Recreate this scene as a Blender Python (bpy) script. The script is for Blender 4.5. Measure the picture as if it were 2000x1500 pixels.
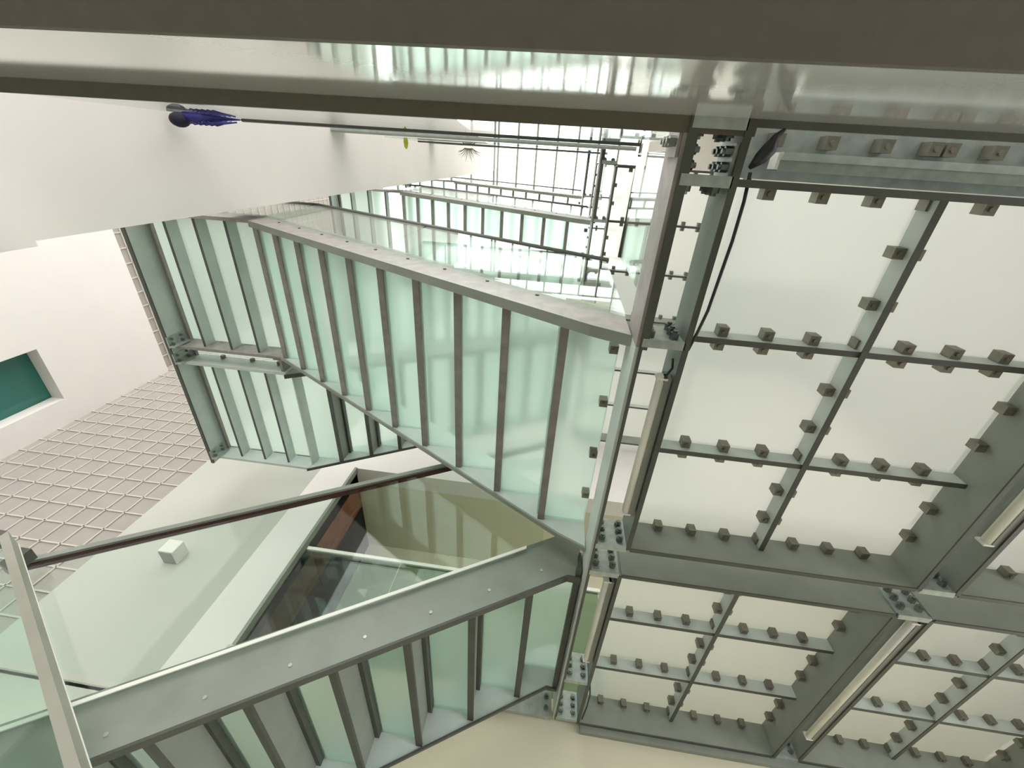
import bpy, bmesh, math, random
from mathutils import Vector, Matrix
random.seed(7)
for o in list(bpy.data.objects): bpy.data.objects.remove(o)
sc = bpy.context.scene
COL = sc.collection
U = 1.6            # metres per survey unit; the survey origin is the camera
EYE = 1.13         # eye height above the lowest floor, in survey units
def P(x, y, z): return Vector((x*U, y*U, (z+EYE)*U))

# ---------------------------------------------------------------- camera
cam = bpy.data.cameras.new('camera'); co = bpy.data.objects.new('camera', cam); COL.objects.link(co)
R = [[0.9909498159361656, -0.05711508612522233, 0.12147563226008684],
     [0.1088561234363998, 0.8714377256190272, -0.4782746436497929],
     [-0.07854175123129545, 0.4871695365115162, 0.8697683806673336]]
m = Matrix([[R[0][i], -R[1][i], -R[2][i]] for i in range(3)])
co.matrix_world = Matrix.Translation(P(0, 0, 0)) @ m.to_4x4()
cam.sensor_width = 36; cam.sensor_fit = 'HORIZONTAL'; cam.lens = 797.1/2000*36; cam.clip_start = .02; cam.clip_end = 400
sc.camera = co
# ---------------------------------------------------------------- sky, lights, exposure
w = bpy.data.worlds.new('overcast_sky'); sc.world = w; w.use_nodes = True
bg = w.node_tree.nodes['Background']; bg.inputs[0].default_value = (1.0, .975, .97, 1); bg.inputs[1].default_value = 4.0
def area(name, loc, rot, sx, sy, power, col=(1, 1, 1)):
    l = bpy.data.lights.new(name, 'AREA'); l.shape = 'RECTANGLE'; l.size = sx*U; l.size_y = sy*U; l.energy = power; l.color = col
    o = bpy.data.objects.new(name, l); COL.objects.link(o); o.location = P(*loc); o.rotation_euler = rot; return o
sc.view_settings.view_transform = 'Standard'; sc.view_settings.look = 'None'
sc.view_settings.gamma = 1; sc.view_settings.use_curve_mapping = False
sc.view_settings.exposure = 0.14
sc.cycles.max_bounces = 14; sc.cycles.transmission_bounces = 10; sc.cycles.diffuse_bounces = 6; sc.cycles.transparent_max_bounces = 24

area('added_soffit_fill', (-2.8, 3.0, -.9), (math.pi, 0, 0), 1.6, .6, 22, (.75, 1, .85))  # added unseen fill that brightens the lower soffit
# ---------------------------------------------------------------- materials
MAT = {}
def nt(name):
    mt = bpy.data.materials.new(name); mt.use_nodes = True; MAT[name] = mt
    t = mt.node_tree; t.nodes.clear(); out = t.nodes.new('ShaderNodeOutputMaterial'); return t, out
def painted(name, col, rough=.5, metal=0.0, var=.12, scale=6.0, bump=.0, bscale=80, spec=.5):
    t, out = nt(name); b = t.nodes.new('ShaderNodeBsdfPrincipled'); t.links.new(b.outputs[0], out.inputs[0])
    tc = t.nodes.new('ShaderNodeTexCoord'); n = t.nodes.new('ShaderNodeTexNoise'); n.inputs['Scale'].default_value = scale; n.inputs['Detail'].default_value = 5
    t.links.new(tc.outputs['Object'], n.inputs['Vector'])
    r = t.nodes.new('ShaderNodeValToRGB'); r.color_ramp.elements[0].position = .3; r.color_ramp.elements[1].position = .72
    r.color_ramp.elements[0].color = (*[c*(1-var) for c in col], 1); r.color_ramp.elements[1].color = (*[min(1, c*(1+var)) for c in col], 1)
    t.links.new(n.outputs['Fac'], r.inputs[0]); t.links.new(r.outputs[0], b.inputs['Base Color'])
    b.inputs['Roughness'].default_value = rough; b.inputs['Metallic'].default_value = metal; b.inputs['Specular IOR Level'].default_value = spec
    if bump:
        n2 = t.nodes.new('ShaderNodeTexNoise'); n2.inputs['Scale'].default_value = bscale; t.links.new(tc.outputs['Object'], n2.inputs['Vector'])
        bp = t.nodes.new('ShaderNodeBump'); bp.inputs['Strength'].default_value = bump; bp.inputs['Distance'].default_value = .01
        t.links.new(n2.outputs['Fac'], bp.inputs['Height']); t.links.new(bp.outputs[0], b.inputs['Normal'])
    return MAT[name]
painted('grey_steel', (.25, .275, .235), .45, .0, .10, 5)
painted('dark_steel', (.075, .08, .065), .5, .0, .15, 8)
painted('green_steel', (.54, .60, .565), .4, .0, .08, 5)
painted('warm_steel', (.29, .265, .245), .5, .0, .16, 14)
painted('rail_steel', (.33, .325, .27), .5, .0, .06, 8)
painted('galvanised', (.42, .47, .44), .38, .35, .16, 22)
painted('gloss_beam', (.88, .88, .83), .07, .45, .04, 3, .008, 160, 1.0)
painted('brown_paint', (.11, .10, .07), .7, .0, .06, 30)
painted('clip_metal', (.22, .21, .17), .4, .5, .15, 30)
painted('bolt_metal', (.25, .28, .25), .3, .8, .1, 30)
painted('white_plaster', (.80, .765, .73), .85, .0, .02, 2, .02, 200)
painted('shaded_plaster', (.50, .51, .455), .85, .0, .03, 1.5, .02, 200)
painted('blocker_grey', (.36, .375, .33), .8, .0, .04, 1.2, .02, 120)  # grey of the added light blockers, chosen to dim the glass
painted('cream_plaster', (.66, .63, .48), .8, .0, .04, 1.2, .02, 120)
painted('tile_panel', (.36, .335, .30), .8, .0, .05, 4)
painted('tile_rib', (.54, .51, .46), .7, .0, .03, 4)
painted('brown_wood', (.26, .08, .042), .6, .0, .25, 8)
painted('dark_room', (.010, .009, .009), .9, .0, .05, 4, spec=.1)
painted('lamp_cover', (.95, .95, .86), .35, .0, .03, 10)
painted('white_line', (.85, .85, .78), .4, .0, .02, 4)
painted('floor_stone', (.16, .155, .13), .6, .0, .06, 3)
painted('black_cloth', (.012, .011, .03), .8, .0, .2, 30)
painted('blue_cord', (.03, .03, .22), .6, .0, .2, 30)
painted('black_cable', (.02, .02, .025), .5, .0, .1, 30)
painted('slate_card', (.10, .13, .11), .6, .0, .2, 12)
painted('leaf_yellow', (.33, .36, .02), .5, .0, .2, 12)
painted('leaf_dark', (.07, .09, .03), .6, .0, .3, 12)
painted('red_trim', (.06, .012, .008), .5, .0, .15, 12)
def frosted(name, col, trans=.85, rough=.25, gloss=.08, fwd=.6, fwd_rough=.75):
    t, out = nt(name)
    tr = t.nodes.new('ShaderNodeBsdfTranslucent'); tr.inputs[0].default_value = (*col, 1)
    df = t.nodes.new('ShaderNodeBsdfDiffuse'); df.inputs[0].default_value = (*[c*.9 for c in col], 1)
    mx = t.nodes.new('ShaderNodeMixShader'); mx.inputs[0].default_value = 1-trans
    t.links.new(tr.outputs[0], mx.inputs[1]); t.links.new(df.outputs[0], mx.inputs[2])
    rf = t.nodes.new('ShaderNodeBsdfRefraction'); rf.inputs['Roughness'].default_value = fwd_rough; rf.inputs['IOR'].default_value = 1.02; rf.inputs[0].default_value = (*[c**.5 for c in col], 1)
    m3 = t.nodes.new('ShaderNodeMixShader'); m3.inputs[0].default_value = fwd; t.links.new(mx.outputs[0], m3.inputs[1]); t.links.new(rf.outputs[0], m3.inputs[2]); mx = m3
    gl = t.nodes.new('ShaderNodeBsdfGlossy'); gl.inputs['Roughness'].default_value = rough
    fr = t.nodes.new('ShaderNodeLayerWeight'); fr.inputs[0].default_value = .5
    pw = t.nodes.new('ShaderNodeMath'); pw.operation = 'POWER'; pw.inputs[1].default_value = 4.5; t.links.new(fr.outputs['Facing'], pw.inputs[0])
    mth = t.nodes.new('ShaderNodeMath'); mth.operation = 'MULTIPLY_ADD'; mth.inputs[1].default_value = .5; mth.inputs[2].default_value = gloss*.5; t.links.new(pw.outputs[0], mth.inputs[0])
    m2 = t.nodes.new('ShaderNodeMixShader'); t.links.new(mth.outputs[0], m2.inputs[0]); t.links.new(mx.outputs[0], m2.inputs[1]); t.links.new(gl.outputs[0], m2.inputs[2])
    t.links.new(m2.outputs[0], out.inputs[0]); return MAT[name]
frosted('frosted_floor_glass', (.955, .965, .935), 1.0)
frosted('frosted_tread_glass', (.85, .975, .915), 1.0, .2, fwd=.72)
def clear(name, tint, refl=.9, rough=.0):
    t, out = nt(name)
    tr = t.nodes.new('ShaderNodeBsdfTransparent'); tr.inputs[0].default_value = (*tint, 1)
    gl = t.nodes.new('ShaderNodeBsdfGlossy'); gl.inputs['Roughness'].default_value = rough; gl.inputs[0].default_value = (refl, refl, refl, 1)
    lw = t.nodes.new('ShaderNodeLayerWeight'); lw.inputs[0].default_value = .5
    pw = t.nodes.new('ShaderNodeMath'); pw.operation = 'POWER'; pw.inputs[1].default_value = 4.5; t.links.new(lw.outputs['Facing'], pw.inputs[0])
    fr = t.nodes.new('ShaderNodeMath'); fr.operation = 'MULTIPLY_ADD'; fr.inputs[1].default_value = .8; fr.inputs[2].default_value = .03; t.links.new(pw.outputs[0], fr.inputs[0])
    mx = t.nodes.new('ShaderNodeMixShader'); t.links.new(fr.outputs[0], mx.inputs[0]); t.links.new(tr.outputs[0], mx.inputs[1]); t.links.new(gl.outputs[0], mx.inputs[2])
    t.links.new(mx.outputs[0], out.inputs[0]); return MAT[name]
clear('clear_glass', (.92, .965, .94))
clear('guard_glass', (.85, .92, .885))
clear('sky_glass', (.96, .98, .97), .5)
clear('room_glass', (.60, .72, .64))
t, out = nt('window_glass'); b = t.nodes.new('ShaderNodeBsdfPrincipled'); t.links.new(b.outputs[0], out.inputs[0])
b.inputs['Base Color'].default_value = (.03, .16, .13, 1); b.inputs['Roughness'].default_value = .08

# ---------------------------------------------------------------- mesh helpers
class MB:
    def __init__(s): s.v = []; s.f = []
    def box(s, x0, x1, y0, y1, z0, z1):
        n = len(s.v); s.v += [(x, y, z) for z in (z0, z1) for y in (y0, y1) for x in (x0, x1)]
        s.f += [tuple(n+i for i in q) for q in ((0, 2, 3, 1), (4, 5, 7, 6), (0, 1, 5, 4), (2, 6, 7, 3), (0, 4, 6, 2), (1, 3, 7, 5))]; return s
    def prism(s, pts, axis, a, b):   # polygon pts in the two other axes, extruded along axis from a to b
        n = len(s.v); k = len(pts)
        for c in (a, b):
            for p, q in pts: s.v.append((c, p, q) if axis == 'x' else (p, c, q) if axis == 'y' else (p, q, c))
        s.f.append(tuple(n+i for i in range(k))[::-1]); s.f.append(tuple(n+k+i for i in range(k)))
        for i in range(k): j = (i+1) % k; s.f.append((n+i, n+j, n+k+j, n+k+i))
        return s
    def tube(s, path, r, n=8, cap=True, r2=None):
        path = [Vector(p) for p in path]; base = len(s.v); up = Vector((0, 0, 1)); L = len(path)
        for i, p in enumerate(path):
            d = (path[min(i+1, L-1)]-path[max(i-1, 0)]).normalized()
            a = d.cross(up); a = a.normalized() if a.length > .01 else Vector((1, 0, 0)); b = d.cross(a)
            rr = r[i] if isinstance(r, (list, tuple)) else r
            for k in range(n): t = 2*math.pi*k/n; s.v.append(tuple(p+a*(rr*math.cos(t))+b*(rr*math.sin(t))))
        for i in range(L-1):
            for k in range(n):
                j = (k+1) % n; s.f.append((base+i*n+k, base+i*n+j, base+(i+1)*n+j, base+(i+1)*n+k))
        if cap: s.f.append(tuple(base+k for k in range(n))[::-1]); s.f.append(tuple(base+(L-1)*n+k for k in range(n)))
        return s
    def ball(s, c, rx, ry, rz, n=12, m=8):
        base = len(s.v); c = Vector(c); s.v.append((c.x, c.y, c.z+rz))
        for i in range(1, m):
            t = math.pi*i/m
            for k in range(n): a = 2*math.pi*k/n; s.v.append((c.x+rx*math.sin(t)*math.cos(a), c.y+ry*math.sin(t)*math.sin(a), c.z+rz*math.cos(t)))
        s.v.append((c.x, c.y, c.z-rz)); last = len(s.v)-1
        for k in range(n): j = (k+1) % n; s.f.append((base, base+1+k, base+1+j)); s.f.append((last, last-n+j, last-n+k))
        for i in range(m-2):
            for k in range(n): j = (k+1) % n; a = base+1+i*n; s.f.append((a+k, a+n+k, a+n+j, a+j))
        return s
    def mesh(s, name, mat, bev=0, smooth=False):
        me = bpy.data.meshes.new(name); me.from_pydata([(x*U, y*U, z*U) for x, y, z in s.v], [], s.f)
        bm = bmesh.new(); bm.from_mesh(me); bmesh.ops.recalc_face_normals(bm, faces=bm.faces)
        if bev: bmesh.ops.bevel(bm, geom=list(bm.edges), offset=bev*U, segments=1, affect='EDGES', clamp_overlap=True)
        bm.to_mesh(me); bm.free(); me.materials.append(MAT[mat])
        if smooth:
            for p in me.polygons: p.use_smooth = True
        return me
def put(name, me, parent=None, loc=(0, 0, 0)):
    o = bpy.data.objects.new(name, me); COL.objects.link(o)
    if parent is not None: o.parent = parent; o.location = Vector(loc)*U
    else: o.location = P(*loc)
    return o
def part(name, mb, mat, parent, loc=(0, 0, 0), bev=0, smooth=False): return put(name, mb.mesh(name, mat, bev, smooth), parent, loc)
def tag(o, label, cat, group=None):
    o['label'] = label; o['category'] = cat
    if group: o['group'] = group
    return o
def thing(name, loc, label, cat, group=None):
    o = bpy.data.objects.new(name, None); COL.objects.link(o); o.location = P(*loc); o.empty_display_size = .1
    return tag(o, label, cat, group)
def struct(name, mb, mat, loc=(0, 0, 0)):
    o = put(name, mb.mesh(name, mat), None, loc); o['kind'] = 'structure'; return o
def copy_tree(o, parent=None):
    c = o.copy(); COL.objects.link(c)
    if parent is not None: c.parent = parent
    for ch in o.children: copy_tree(ch, c)
    return c
box = lambda *a: MB().box(*a)

# ---------------------------------------------------------------- the setting
W = 2.33
TOP = 10.0
struct('floor', box(-7, 5, -5, 5, -EYE-.1, -EYE), 'floor_stone')
# left: white wall with a window, tiled cladding above it
HX = -4.2
wz0, wz1, wy0, wy1 = 1.05, 2.60, 1.62, 2.10
mb = MB()
mb.box(HX-.12, HX, -4, wy0, -EYE, 3.59); mb.box(HX-.12, HX, wy1, W+.4, -EYE, 3.59)
mb.box(HX-.12, HX, wy0, wy1, wz1, 3.59); mb.box(HX-.12, HX, wy0, wy1, -EYE, wz0)
struct('wall_left', mb, 'white_plaster')
def window_pane():
    o = struct('window_1', box(HX-.135, HX-.125, wy0-.03, wy1+.03, wz0-.03, wz1+.03), 'window_glass')
window_pane()
def tiles_x(x, y0, y1, z0, z1, s=.146):      # plane facing +x
    mb = MB().box(x-.1, x, y0, y1, z0, z1); rb = MB(); r = .0045
    k = 0
    while z1-k*s > z0: rb.box(x, x+.009, y0, y1, z1-k*s-r, z1-k*s+r); k += 1
    k = 0
    while y1-k*s > y0: rb.box(x, x+.009, y1-k*s-r, y1-k*s+r, z0, z1); k += 1
    return mb, rb
def tiles_y(y, x0, x1, z0, z1, s=.146):      # plane facing -y
    mb = MB().box(x0, x1, y, y+.1, z0, z1); rb = MB(); r = .0048
    k = 0
    while z0+k*s < z1: rb.box(x0, x1, y-.009, y, z0+k*s-r, z0+k*s+r); k += 1
    k = 0
    while x1-k*s > x0: rb.box(x1-k*s-r, x1-k*s+r, y-.009, y, z0, z1); k += 1
    return mb, rb
mb, rb = tiles_x(-4.28, -4, W, 3.57, TOP); o = struct('wall_left_tiled', mb, 'tile_panel'); part('tile_ribs', rb, 'tile_rib', o, (0, 0, 0))
mb, rb = tiles_y(W, -4.28, -2.66, .699, TOP); o = struct('wall_back_tiled', mb, 'tile_panel'); part('tile_ribs', rb, 'tile_rib', o, (0, 0, 0))

# recessed wall, shade put into its grey, and lighter pilaster beside the opening
struct('wall_back', box(-2.66, -1.72, W-.012, W+.12, .79, TOP), 'shaded_plaster')
struct('wall_pilaster', box(-1.72, -1.452, W-.03, W+.12, .79, TOP), 'white_plaster')
struct('wall_upper', box(-1.452, 3.3, W-.03, W+.12, 2.42, TOP), 'white_plaster')
struct('trim_1', box(-7, -1.3, W-.02, W+.001, .765, .79), 'tile_rib')
struct('ceiling_lower', box(-7, -1.3, W, 3.9, .79, .83), 'white_plaster')
# recess behind the opening
struct('ceiling', box(-1.452, 3.3, W+.12, 3.32, 2.42, 2.5), 'cream_plaster')
struct('wall_recess', box(-1.6, 3.3, 3.21, 3.32, .9, 2.42), 'cream_plaster')
struct('wall_recess_side', box(-1.6, -1.452, W+.02, 3.21, .95, 2.42), 'brown_wood')
struct('trim_2', box(-1.46, -1.44, W-.040, W+.01, .95, 2.42), 'grey_steel')
o = struct('door_1', box(-1.452, -1.44, 2.72, 3.2, 1.0, 2.40), 'dark_room')  # doorway's darkness put into a near-black panel
struct('floor_upper', box(-1.452, 3.3, 2.25, 3.32, .93, 1.0), 'cream_plaster')
struct('wall_lower', box(-1.3, 3.3, 2.2, 2.32, -EYE, .93), 'cream_plaster')
struct('wall_lower_back', box(-7, -1.3, 3.8, 3.9, -EYE, .79), 'white_plaster')
# white wall blade on the left, its foot a little wider, its top sloping down
mb = MB().prism([(.302, 1.09), (.302, 9.56), (-.11, 9.56), (-.37, 6.4), (-.8, 6.4), (-.8, -EYE), (.318, -EYE), (.318, 1.09)], 'x', -1.72, -1.55)
struct('wall_blade', mb, 'white_plaster')
struct('added_blocker_right', box(3.3, 3.42, -2.3, 3.3, .9, TOP), 'blocker_grey')  # unseen wall added to keep side light off the glass floors
struct('added_blocker_front', box(.3, 3.42, -2.42, -2.3, 1.0, TOP), 'cream_plaster')  # unseen blocker added to cut the sky light from the front
# skylight
sk = struct('window_2', box(-4.3, 1.6, -2.2, 3.4, TOP, TOP+.01), 'sky_glass')
struct('added_roof_blocker', box(1.6, 3.42, -2.42, 3.4, TOP, TOP+.1), 'white_plaster')  # unseen roof cover added to dim the right-hand floor sections
mb = MB()
for x in [-4.2, -3.8, -3.4, -3.0, -2.55, -2.1, -1.6, -1.52, -1.1, -.70, -.27, .16, .58, 1.0, 1.45]: mb.box(x-.018, x+.018, -2.2, 3.4, TOP-.09, TOP-.003)
for y in (-2.2, -.9, .9, 2.3): mb.box(-4.3, 1.6, y-.015, y+.015, TOP-.06, TOP-.003)
put('skylight_bars', mb.mesh('skylight_bars', 'grey_steel'), sk, (0, 0, 0))

# ---------------------------------------------------------------- floor modules of frosted glass on steel frames
CLIP = MB().box(-.0115, .0115, -.0115, .0115, -.030, -.002).tube([(0, 0, -.030), (0, 0, -.034)], .005, 8).mesh('clip', 'clip_metal', 0)
CLIPL = MB().box(-.010, .010, -.010, .010, -.024, -.002).mesh('clip', 'clip_metal', 0)
BOLT = MB().tube([(0, 0, 0), (0, -.016, 0)], .0105, 6).tube([(0, -.016, 0), (0, -.021, 0)], .006, 8).mesh('bolt', 'bolt_metal')
BOLTX = MB().tube([(0, 0, 0), (.013, 0, 0)], .009, 6).tube([(.013, 0, 0), (.018, 0, 0)], .005, 8).mesh('bolt', 'bolt_metal')
DEP = .112
def floor_module(x0, y0, z, nx, ny, label, group=None, ext=.0, clips=True, wx=.831, wy=1.01):
    t = thing('floor_module', (x0, y0, z), label, 'glass floor', group)
    th = .0045
    for (a, b, c, d, nm) in ((0-th, th, -ext, wy, 'side_beam'), (wx-th, wx+th, -ext, wy, 'side_beam')):
        s = 1 if a < 0.1 else -1
        part('flange', box(a-.002, b+.002, c, d, -DEP-.004, -DEP-.0001), 'dark_steel', part(nm, box(a, b, c, d, -DEP, 0), 'grey_steel', t))  # dark flange colour carries the shade under the beam
    for y in (0, wy): part('flange', box(th+.002, wx-th-.002, y-th-.002, y+th+.002, -DEP-.004, -DEP-.0001), 'dark_steel', part('end_beam', box(th, wx-th, y-th, y+th, -DEP, 0), 'grey_steel', t))
    for i in range(1, nx): part('flange', box(wx*i/nx-.007, wx*i/nx+.007, th, wy-th, -.051, -.0481), 'dark_steel', part('cross_bar', box(wx*i/nx-.006, wx*i/nx+.006, th, wy-th, -.048, 0), 'green_steel', t))  # underside shade of the bar put into the dark strip
    for j in range(1, ny): part('flange', box(th, wx-th, wy*j/ny-.007, wy*j/ny+.007, -.047, -.0451), 'dark_steel', part('cross_bar', box(th, wx-th, wy*j/ny-.006, wy*j/ny+.006, -.045, -.001), 'green_steel', t))
    for i in range(nx):
        for j in range(ny):
            g = .004; part('glass_pane', box(wx*i/nx+g, wx*(i+1)/nx-g, wy*j/ny+g, wy*(j+1)/ny-g, .001, .013), 'frosted_floor_glass', t)
    if clips:
        for j in range(ny+1):
            y = wy*j/ny
            for k in range(1, nx*4):
                x = wx*k/(nx*4)
                for s in ((1,) if j == 0 else (-1,) if j == ny else (-1, 1)):
                    if s == 1 and 0 < j < ny and k % 4 == 0: continue
                    put('clip', CLIP, t, (x, y+s*.018, 0))
        for i in range(nx+1):
            x = wx*i/nx
            for k in range(1, ny*3):
                if k % 3 == 0: continue
                y = wy*k/(ny*3)
                for s in ((1,) if i == 0 else (-1,) if i == nx else (-1, 1)): put('clip', CLIP, t, (x+s*.018, y, 0))
    return t
Z1, S = 1.0, 2.13
ZL = [Z1, Z1+S, Z1+2*S]
XA, XB = .308, 1.241
YA, YB = .02, 1.155
floor_module(XA, YA, Z1, 2, 3, 'brightest frosted glass floor section, beside the hanging cable and nearest the glossy beam', ext=.11)
floor_module(XB, YA, Z1, 2, 3, 'frosted glass floor section cut off by the right edge, above the long tube lamp crossing')
floor_module(XA, YB, Z1, 2, 3, 'dim green frosted glass floor section against the cream wall, next to the stair foot')
floor_module(XB, YB, Z1, 2, 3, 'dark frosted glass floor section in the lower right corner past the diagonal tube lamp')
NM = ['', 'one storey up', 'two storeys up']
for L in (1, 2):
    floor_module(XA, YA, ZL[L], 2, 3, 'frosted glass floor section %s, seen through the slot beside the pink-lit beam' % NM[L])
    if L == 1: floor_module(XA, YB, ZL[L], 2, 3, 'frosted glass floor section %s, against the cream wall' % NM[L], clips=False)
struct('added_shade_slab', box(XA, 3.3, YB, W-.03, ZL[2]-.1, ZL[2]), 'blocker_grey')  # unseen slab added to darken the glass sections beneath it
# pale landing-edge beams and joint plates
def edge_channel(z, label):
    t = thing('edge_beam', (.198, 0, z), label, 'steel beam')
    part('web', box(0, .008, -.085, .365, -DEP, .013), 'warm_steel', t)  # pinkish light on this stretch put into the warmer colour
    part('web', box(0, .008, .365, 2.165, -DEP, .0), 'green_steel', t)
    part('flange', MB().box(.008, .026, -.085, .37, -DEP-.003, -DEP+.006).box(.008, .016, .37, 2.165, -DEP-.003, -DEP+.006), 'dark_steel', t)
    for k in range(4): put('clip', CLIP, t, (-.022, .44+k*.17+(.02 if k > 1 else 0), .062))
    put('clip', CLIP, t, (-.022, .80, .062))
    return t
edge_channel(Z1, 'long channel beam closing the stair side, pink-lit web and dark flange, at the first glass floor')
edge_channel(ZL[1], 'thin channel beam along the slot one storey up')
edge_channel(ZL[2], 'smallest channel beam along the slot two storeys up')
def splice(x0, x1, y, z, label, n=3, dz=DEP, group='bolted joint plates', back=False):
    t = thing('joint_plate', (x0, y, z), label, 'joint plate', group)
    wd = x1-x0
    part('plate', box(.004, wd-.004, -.005, .005, -dz, -.004).box(.004, wd-.004, -.010, .010, -dz-.004, -dz+.004), 'galvanised', t)
    for r in range(n):
        for c in (.024, wd-.024):
            b = put('bolt', BOLT, t, (c, .005 if back else -.005, -.028-r*.029))
            if back: b.rotation_euler = (0, 0, math.pi)
    return t
for y, l in ((.352, 'small bolted joint plate where the upper flight meets the slot'), (1.03, 'bolted joint plate at the stair foot, upper of the stacked pair'),
             (1.155, 'bolted joint plate at the stair foot, lower of the stacked pair'), (1.83, 'bolted joint plate below the short tube lamp'), (2.15, 'bolted joint plate touching the cream wall in the slot'),
             (-.072, 'bolted joint plate tucked under the glossy beam'), (.02, 'narrow joint plate beside the top of the hanging cable')):
    splice(.206, XA, y, Z1, l, back=y < .03)
for y, l in ((1.03, 'dark bolted joint plate at the large beam crossing, upper one'), (1.155, 'dark bolted joint plate at the large beam crossing, lower one'), (2.165, 'dark bolted joint plate at the bottom frame edge')):
    splice(1.139, XB, y, Z1, l)
splice(.206, XA, .352, ZL[1], 'tiny joint plate one storey up in the slot'); splice(.206, XA, 0, ZL[1], 'tiny joint plate one storey up near the handrails')
splice(.206, XA, .352, ZL[2], 'faint joint plate two storeys up in the slot')
# bolted angles where the slot beams meet the glossy beam
for x, l in ((.214, 'cluster of dark bolts on an angle, left of the slot top under the glossy beam'), (.302, 'cluster of dark bolts on an angle, right of the slot top under the glossy beam')):
    t = thing('angle_bracket', (x, -.034, Z1-.06), l, 'bracket', 'bolted angles at the slot top')
    sgn = 1 if x < .25 else -1
    part('plate', box(*sorted((0, sgn*.006)), -.01, .045, -.045, .04), 'galvanised', t)
    for dy in (.0, .026):
        for dz in (-.03, .0, .025):
            b = put('bolt', BOLTX, t, (sgn*.006, dy+.004, dz))
            if sgn < 0: b.rotation_euler = (0, 0, math.pi)
t = thing('angle_bracket', (.198, -.045, Z1-.07), 'small pale angle with bolts outside the slot, left of the pink-lit beam top', 'bracket', 'bolted angles at the slot top')
part('plate', box(-.006, -.0005, -.02, .03, -.04, .05), 'warm_steel', t)
for dz in (-.025, .005, .03):
    b = put('bolt', BOLTX, t, (-.006, .004, dz)); b.rotation_euler = (0, 0, math.pi)
# steel ledge against the cream wall
tag(put('wall_ledge', MB().box(.32, 3.0, 2.175, 2.2, .86, .888).box(.32, 3.0, 2.190, 2.2, .888, .93).mesh('wall_ledge', 'grey_steel')), 'long grey steel ledge bolted along the top of the cream wall', 'ledge')
t = thing('wall_bracket', (-.18, 2.16, .888), 'pale steel end plate on the cream wall under the stair foot', 'bracket')
part('plate', box(0, .37, 0, .02, .0, .10), 'galvanised', t)
for x in (.34, .345): pass
put('bolt', BOLT, t, (.345, 0, .03)); put('bolt', BOLT, t, (.345, 0, .075))
# cover plate over the gap beneath the glossy beam
t = thing('cover_plate', (.32, -.03, 1.0), 'galvanised cover strip beside the glossy beam with square clips', 'cover plate')
part('sheet', box(0, 2.1, -.055, .043, -.004, .006), 'galvanised', t)
for k in range(8):
    x = .075+k*.098
    if k == 3: put('clip', CLIP, t, (x-.012, -.026, -.002))
    put('clip', CLIP, t, (x+(.016 if k == 3 else 0), -.026, -.002))

# ---------------------------------------------------------------- tube lamps
def tube_lamp_y(x, y0, y1, z, label, side=1):
    t = thing('tube_lamp', (x, y0, z), label, 'tube lamp'); L = y1-y0
    part('housing', box(.006*side, .022*side, .0, L, -.012, .028) if side > 0 else box(-.022, -.006, 0, L, -.012, .028), 'grey_steel', t)
    part('tube', MB().tube([(0, .004, 0), (0, L-.004, 0)], .0115, 12), 'lamp_cover', t, smooth=True)
    for y in (.0, L-.006): part('end_cap', box(-.013, .013, y, y+.006, -.013, .014), 'white_line', t)
    return t
tube_lamp_y(.277, .44, .895, .905, 'white tube lamp in the narrow slot, the longer one above the joint plates')
tube_lamp_y(.277, 1.20, 1.69, .905, 'white tube lamp in the narrow slot, the shorter one below the joint plates')
tube_lamp_y(1.212, 1.18, 1.98, .90, 'long white diagonal tube lamp in the beam gap at lower right')
tube_lamp_y(1.212, .10, .83, .90, 'white tube lamp at the right edge of the picture, above the beam crossing')
t = thing('tube_lamp', (.392, -.022, .93), 'flat grey lamp housing running along the cover strip under the glossy beam', 'tube lamp')
part('housing', MB().box(0, 2.0, -.013, .018, -.004, .03).box(0, 2.0, -.013, .0, -.010, -.004), 'galvanised', t)
part('end_cap', box(-.006, .0, -.012, .016, -.004, .028), 'white_line', t)

# ---------------------------------------------------------------- stairs
RUN, RISE = .1765, .108
L1Y = (.36, 1.14); L2Y = (1.24, 2.0)
def stringer(pts, y0, y1, t, mat, fl, flmat, name='stringer'):
    # pts: lower line (x,z) from right to left; y0..y1 web; fl: flange side/width
    h = .183
    low = pts; up = [(x, z+h) for x, z in pts][::-1]
    part(name, MB().prism(low+up, 'y', y0, y1), mat, t)
    mb = MB(); th = .009
    a, b = (y1, y1+fl) if fl > 0 else (y0+fl, y0)
    a, b = min(a, y0), max(b, y1)
    mb.prism(low+[(x, z-th) for x, z in low][::-1], 'y', a, b)
    part('flange', mb, flmat, t)
def flight_left(z, label, n=10):
    """goes up towards -x, near lane"""
    t = thing('stair_flight', (0, 0, z), label, 'staircase'); y0, y1 = L1Y
    zs = lambda x: .065+.61*(.028-x)-.012
    low = [(.195, zs(.195)+.03), (.12, zs(.12)), (-1.574, zs(-1.574))]
    low[0] = (.195, -.045); low[1] = (.10, -.0)
    stringer(low, y0, y0+.008, t, 'warm_steel', .022, 'grey_steel')
    stringer(low, y1-.008, y1, t, 'green_steel', -.010, 'grey_steel')
    xr = .195
    for k in range(n):
        xk = .028-RUN*k; g = .065+RISE*k
        part('tread', box(xk+.024, xr-.001, y0+.009, y1-.009, g, g+.014), 'frosted_tread_glass', t)
        part('riser', box(xk-.004, xk, y0+.009, y1-.009, g+.015, g+RISE-.002), 'frosted_tread_glass', t)
        part('tread_bar', box(xk, xk+.023, y0+.009, y1-.009, g-.010, g+.026), 'warm_steel', t)
        xr = xk
    for k in range(9):   # screw heads along the outer face
        x = -.05-k*.17
        part('screw', MB().tube([(x, y0, zs(x)+.10), (x, y0-.003, zs(x)+.10)], .006, 8), 'dark_steel', t)
    return t
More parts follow.
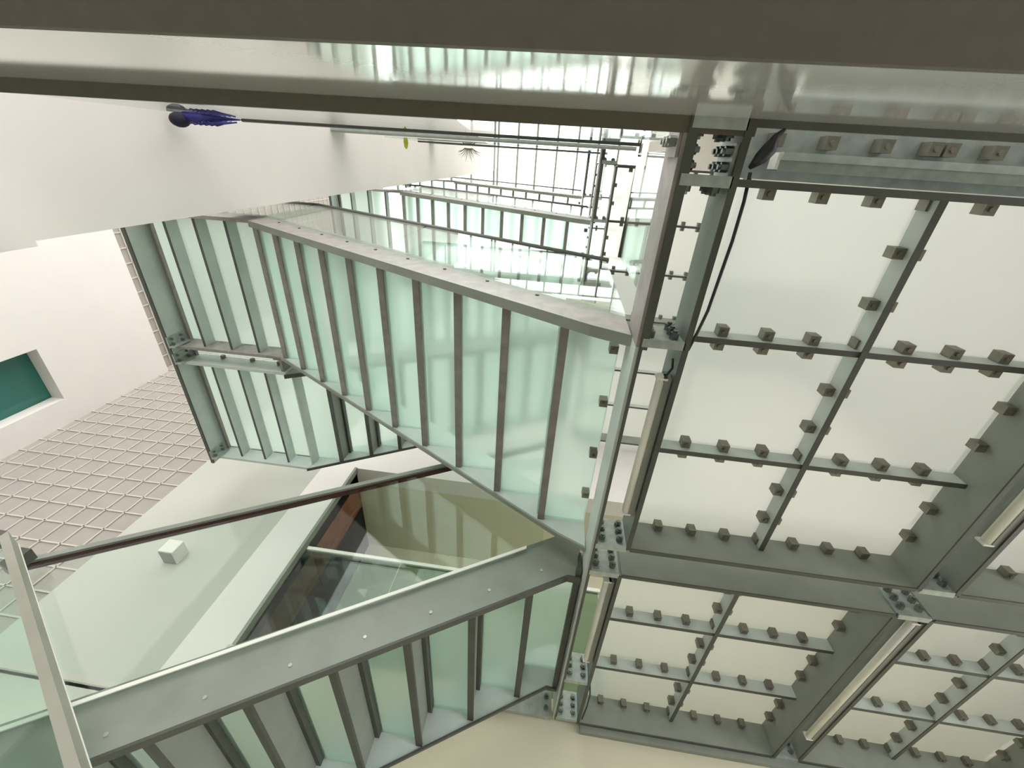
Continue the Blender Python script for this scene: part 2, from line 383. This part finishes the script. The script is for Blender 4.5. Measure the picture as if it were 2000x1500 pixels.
def flight_right(z, label, n=9, full=True):
    """comes up from the half landing at -x to the floor at z, far lane"""
    t = thing('stair_flight', (0, 0, z), label, 'staircase'); y0, y1 = L2Y
    zs = lambda x: -.03+.61*(x-.203)
    xl = -1.574
    low = [(.195, -.075), (.15, zs(.15)-.01), (xl, zs(xl)+.005)]
    stringer(low, y0, y0+.010, t, 'grey_steel', .016, 'dark_steel')
    stringer(low, y1-.008, y1, t, 'green_steel', -.010, 'dark_steel')
    for m_ in range(n):
        xm = .016-RUN*m_; g = -RISE*(m_+1); gu = g+RISE
        xr = .195 if m_ == 0 else .016-RUN*(m_-1)
        part('tread', box(xm+.030, xr-.002, y0+.012, y1-.010, gu, gu+.014), 'frosted_tread_glass', t)
        part('riser', box(xm+.008, xm+.013, y0+.012, y1-.010, g-.012, gu-.0005), 'grey_steel', t)
        part('tread_bar', MB().box(xm, xm+.024, y0+.012, y1-.010, g-.024, g-.013), 'dark_steel', t)
        part('tread_bar', MB().box(xm+.014, xm+.030, y0+.012, y1-.010, gu-.022, gu+.012), 'dark_steel', t)  # angle under the tread, its shadow put into the dark colour
    part('tread_bar', box(-1.572, -1.564, y0+.012, y1-.010, -RISE*9-.085, -RISE*9-.001), 'green_steel', t)
    part('tread', box(-1.571, .016-RUN*8-.002, y0+.012, y1-.010, -RISE*9, -RISE*9+.014), 'frosted_tread_glass', t)
    part('end_plate', MB().box(.176, .195, y0-.03, y1, -.075, -.06).box(.186, .195, y0-.03, y1, -.06, .0), 'dark_steel', t)
    for k in range(9):
        x = .06-k*.165
        part('screw', MB().tube([(x, y0, zs(x)+.045), (x, y0-.003, zs(x)+.045)], .0050, 10), 'galvanised', t)
    return t
def landing(z, label):
    """half landing; z = glass underside"""
    t = thing('half_landing', (-2.28, 0, z), label, 'landing')
    X0, X1 = 0.0, .704     # -2.28 .. -1.555
    mbm = part('main_beam', MB().box(0, .008, .2, 2.03, -.14, 0), 'green_steel', t)
    part('flange', box(-.010, .010, .2, 2.03, -.148, -.1401), 'dark_steel', mbm)
    part('flange', box(-.004, .026, .2, 2.03, .0001, .006), 'dark_steel', mbm)
    part('glass_bead', box(.030, .040, .38, 1.99, -.02, -.001), 'warm_steel', t)
    for (a, b, mt) in ((.36, .368, 'warm_steel'), (1.132, 1.14, 'warm_steel'), (1.24, 1.248, 'green_steel'), (1.992, 2.0, 'green_steel')):
        part('edge_beam', box(.022, X1, a, b, -.108, .07 if a < .5 else .016).box(.022, X1, a-.004, b+.006, -.114, -.106), mt, t)
    for (a, b) in ((.368, 1.132), (1.248, 1.992)):
        for k in range(4):
            x = .712-.1765*k
            if k: part('flange', box(x-.004, x+.008, a, b, -.082, -.0781), 'dark_steel', part('cross_bar', box(x, x+.006, a, b, -.078, -.001), 'green_steel', t))  # bottom strip of each bar, shade put into its dark colour
            part('glass_pane', box(max(x-.1765+.01, .012), min(x-.002, X1), a, b, .0, .013), 'frosted_tread_glass', t)
    part('glass_pane', box(.012, X1-.02, 1.145, 1.235, .02, .03), 'frosted_tread_glass', t)
    for y in (1.10, 1.21, 1.96):
        part('angle_bracket', MB().box(.008, .014, y-.035, y+.035, -.15, -.03).box(.014, .05, y+.02, y+.027, -.15, -.03), 'galvanised', t)
        for zz in (-.055, -.125):
            for dy in (-.02, .012): put('bolt', BOLTX, t, (.014, y+dy, zz))
    for x in (.22, .42, .60): put('clip', CLIPL, t, (x, 1.228, .0))
    part('end_bracket', MB().box(X1-.035, X1-.02, 1.142, 1.238, -.10, .01).box(X1-.06, X1-.002, 1.143, 1.155, -.114, -.02), 'warm_steel', t)
    return t
ZH = [.02+.0, Z1+1.148, ZL[1]+1.148, ZL[2]+1.148]
flight_right(Z1, 'nearest stair flight, big grey stringer and green glass treads, climbing right across the bottom')
flight_left(Z1, 'large stair flight in the middle with frosted glass treads between pinkish-grey stringers')
landing(ZH[1], 'half landing with green-grey main beam at the left end of the middle flight')
flight_right(ZL[1], 'stair flight partly hidden behind the middle flight, above the brown-edged opening')
flight_left(ZL[1], 'stair flight one storey up, seen through the middle flight balustrade')
landing(ZH[2], 'half landing one storey higher, half hidden by the white wall blade')
flight_right(ZL[2], 'stair flight hidden behind the one a storey up')
flight_left(ZL[2], 'farthest bright stair flight near the top, below the skylight')
landing(ZH[3], 'topmost half landing under the skylight')
# lowest flight's handrail is in view at the lower left
def balustrade(z, label, lane, seams):
    """glass panels and handrail following a flight; z = upper/lower floor level"""
    t = thing('balustrade', (0, 0, z), label, 'balustrade')
    if lane == 'left':
        y = .352; f = lambda x: .155+.61*(.028-x); H = .60
        xs = [.195, -.695, -1.56]
        top = lambda x: .71+.545*(.20-x)
        for a, b in zip(xs, xs[1:]):
            part('glass_panel', MB().prism([(a-.004, f(a)), (b+.004, f(b)), (b+.004, top(b)), (a-.004, top(a))], 'y', y-.008, y-.001), 'clear_glass', t)
        part('glass_panel', MB().prism([(-1.566, f(-1.56)), (-2.2, f(-1.56)), (-2.2, top(-1.56)), (-1.566, top(-1.56))], 'y', y-.008, y-.001), 'clear_glass', t)
        part('handrail', MB().tube([(.2, y-.004, top(.2)+.008), (-1.56, y-.004, top(-1.56)+.008), (-2.2, y-.004, top(-1.56)+.012)], .012, 8), 'dark_steel', t, smooth=True)
    else:
        y = 1.236; f = lambda x: .12+.61*(x-.203); top = lambda x: .382+.589*(x+.365)
        xs = [.06, -.67, -1.56]
        for a, b in zip(xs, xs[1:]):
            part('glass_panel', MB().prism([(a-.003, f(a)), (b+.003, f(b)), (b+.003, top(b)), (a-.003, top(a))], 'y', y-.010, y-.001), 'clear_glass', t)
        part('handrail', MB().prism([(.06, top(.06)), (-1.575, top(-1.575)), (-1.575, top(-1.575)+.022), (.06, top(.06)+.022)], 'y', y-.022, y+.012), 'grey_steel', t)
        part('rail_underside', MB().prism([(.06, top(.06)-.006), (-1.575, top(-1.575)-.006), (-1.575, top(-1.575)), (.06, top(.06))], 'y', y-.012, y+.010), 'red_trim', t)
        part('trim_strip', MB().prism([(.0, f(.0)+.012), (-1.5, f(-1.5)+.012), (-1.5, f(-1.5)), (.0, f(.0))], 'y', y-.014, y-.010), 'white_line', t)
    return t
balustrade(Z1, 'glass balustrade and handrail of the nearest flight, in front of the grey wall', 'right', None)
balustrade(Z1, 'glass balustrade with thin dark handrail on the middle flight', 'left', None)
balustrade(ZL[1], 'glass balustrade with dark handrail on the flight one storey up', 'left', None)
balustrade(ZL[2], 'glass balustrade on the farthest flight under the skylight', 'left', None)
# handrail of the lowest flight, close to the camera
t = thing('handrail', (-1.561, 1.12, .65), 'broad flat grey handrail crossing the lower left corner', 'handrail')
sl = (.234-.65)/(-.87+1.561)
part('rail', MB().prism([(-.02, .012), (1.1, .012+sl*1.1), (1.1, .035+sl*1.1), (-.02, .035)], 'y', -.030, .030), 'rail_steel', t)
part('rail_edge', MB().prism([(-.02, .010), (1.1, .010+sl*1.1), (1.1, .037+sl*1.1), (-.02, .037)], 'y', .030, .034), 'white_line', t)
part('corner_rail', box(-.45, -.02, -.030, .030, .012, .035), 'dark_steel', t)
part('bracket', MB().prism([(-.005, -.03), (.035, -.04), (.03, .03), (-.005, .03)], 'y', .034, .075), 'dark_steel', t)
part('glass_panel', MB().prism([(-.40, -.55), (-.02, -.55), (-.02, .01), (-.40, .01)], 'y', -.006, .004), 'guard_glass', t)
part('glass_panel', MB().prism([(-.015, -.62), (-.015, .008), (1.1, .008+sl*1.1), (1.1, -.62+sl*1.1)], 'y', -.006, .004), 'guard_glass', t)

# ---------------------------------------------------------------- beams, handrails and guards along the near edge
t = thing('glossy_beam', (-1.55, -.08, .438), 'deep glossy pale beam crossing the whole top of the picture, reflecting the stairs', 'beam')
part('web', box(.0, 4.7, -.012, 0, .0131, .449), 'gloss_beam', t)
part('seam_flange', MB().box(.0, 1.87, 0, .026, .449, .459), 'brown_paint', t)
part('seam_flange', MB().box(1.87, 4.7, 0, .012, .449, .459), 'dark_steel', t)
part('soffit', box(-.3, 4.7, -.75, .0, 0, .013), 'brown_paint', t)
for L in (1, 2):
    z = ZL[L]
    t = thing('edge_beam', (-1.549, -.08, z), 'slim edge beam along the walkway %s' % NM[L], 'steel beam')
    part('web', box(0, 1.95, -.012, 0, -.19, .0), 'galvanised', t); part('flange', box(0, 1.95, 0, .012, -.19, -.18), 'grey_steel', t)
for z, x1, l in ((Z1, .25, 'dark handrail along the near walkway, lowest, ending at the black bundle'), (ZL[1], .25, 'dark handrail along the walkway one storey up')):
    t = thing('guard_rail', (-1.28, -.065, z), l, 'guard rail')
    part('handrail', MB().tube([(.0, 0, .75), (1.53, 0, .75), (1.53, .40, .75)], .010, 8), 'dark_steel', t, smooth=True)
    part('glass_panel', box(.0, 1.52, -.004, .004, .03, .738), 'clear_glass', t)
    part('glass_panel', box(1.526, 1.534, .03, .395, .03, .738), 'clear_glass', t)
# black bundle tied to the rail end
t = thing('cloth_bundle', (-1.45, -.06, 1.70), 'black and dark blue cloth bundle tied at the end of the lowest handrail', 'bundle')
part('cloth', MB().ball((-.045, .012, -.01), .034, .026, .034, 14, 10), 'black_cloth', t, smooth=True)
part('cord', MB().tube([(-.03, .005, 0), (.03, -.002, .01), (.09, -.004, .03), (.165, -.005, .045)], [.022, .016, .012, .006], 8), 'blue_cord', t, smooth=True)
for k in range(5):
    part('cord', MB().tube([(-.02+.02*k, .012, 0), (.0+.02*k, .024, .005+.004*k), (.04+.02*k, .016, .01), (.08+.02*k, .008, .03)], .0028, 6), 'blue_cord', t, smooth=True)
part('card', MB().prism([(-.095, -.075), (.0, -.055), (.12, -.03), (.2, -.012), (.05, -.012), (-.03, -.03)], 'z', .0, .006), 'slate_card', t)
# plants hanging over the upper edges
t = thing('hanging_leaf', (-1.05, -.05, 2.93), 'single yellow-green leaf hanging below the walkway edge', 'leaf')
part('blade', MB().prism([(-.010, -.012), (.014, -.012), (.018, .015), (.012, .042), (.003, .052), (-.008, .04), (-.012, .01)], 'z', 0, .004), 'leaf_yellow', t)
t = thing('hanging_plant', (-1.10, -.045, 5.05), 'dark spiky plant hanging over the edge near the skylight', 'plant')
for k in range(15):
    a = math.radians(200-k*16+random.uniform(-6, 6)); l = random.uniform(.07, .13)
    x0 = (k-7)*.006
    part('leaf', MB().tube([(x0, 0, 0), (x0+math.cos(a)*l*.5, .02+abs(math.sin(a))*l*.5, 0), (x0+math.cos(a)*l, .02+abs(math.sin(a))*l, -.01)], [.004, .0035, .0005], 5), 'leaf_dark', t)
# hanging cable and strap
t = thing('hanging_cable', (.336, -.01, .90), 'thin dark cable hanging in an arc beside the slot beam', 'cable')
pts = [(.0, .012, .0), (.0, .06, -.012), (-.006, .13, -.03), (-.011, .2, -.035), (-.012, .27, -.03), (-.014, .33, -.012), (-.018, .375, -.0)]
part('cable', MB().tube(pts, .0035, 8), 'black_cable', t, smooth=True)
t = thing('cable_sleeve', (.36, -.066, .872), 'black fabric sleeve drooping from the glossy beam onto the cable', 'sleeve')
part('sleeve', MB().tube([(.0, 0, 0), (-.012, .012, -.004), (-.018, .03, -.008), (-.026, .045, -.004), (-.034, .06, .01)], [.003, .006, .013, .012, .004], 8), 'black_cable', t, smooth=True)
t = thing('cable_loop', (.296, .40, .90), 'short black cable end looping above the slot lamp', 'cable')
part('cable', MB().tube([(.0, 0, .02), (-.003, .012, -.005), (-.012, .03, -.008), (-.016, .06, .0)], .003, 8), 'black_cable', t, smooth=True)
t = thing('cable_drop', (.318, 1.85, .90), 'thin dark cable running down to the cream wall below the slot', 'cable')
part('cable', MB().tube([(-.002, .0, -.004), (.01, .08, -.006), (.012, .18, -.004), (.006, .29, -.006)], .003, 8), 'black_cable', t, smooth=True)
# wall lamp
t = thing('wall_lamp', (-2.172, W-.012, 1.449), 'small white box lamp on the grey wall behind the handrail', 'wall lamp')
part('body', box(-.048, .048, -.106, 0, -.04, .05), 'white_plaster', t, bev=.003)
part('diffuser', box(-.04, .04, -.098, -.008, -.044, -.0405), 'grey_steel', t)
# balustrade of the recess
t = thing('room_balustrade', (-1.42, W-.0, 1.0), 'white-topped glass guard across the brown-edged opening', 'balustrade')
part('top_rail', box(0, 1.9, -.018, .012, .640, .662), 'white_line', t)
for k in range(3): part('glass_panel', box(.63*k+.003, .63*(k+1)-.003, -.006, .002, .0, .639), 'room_glass', t)
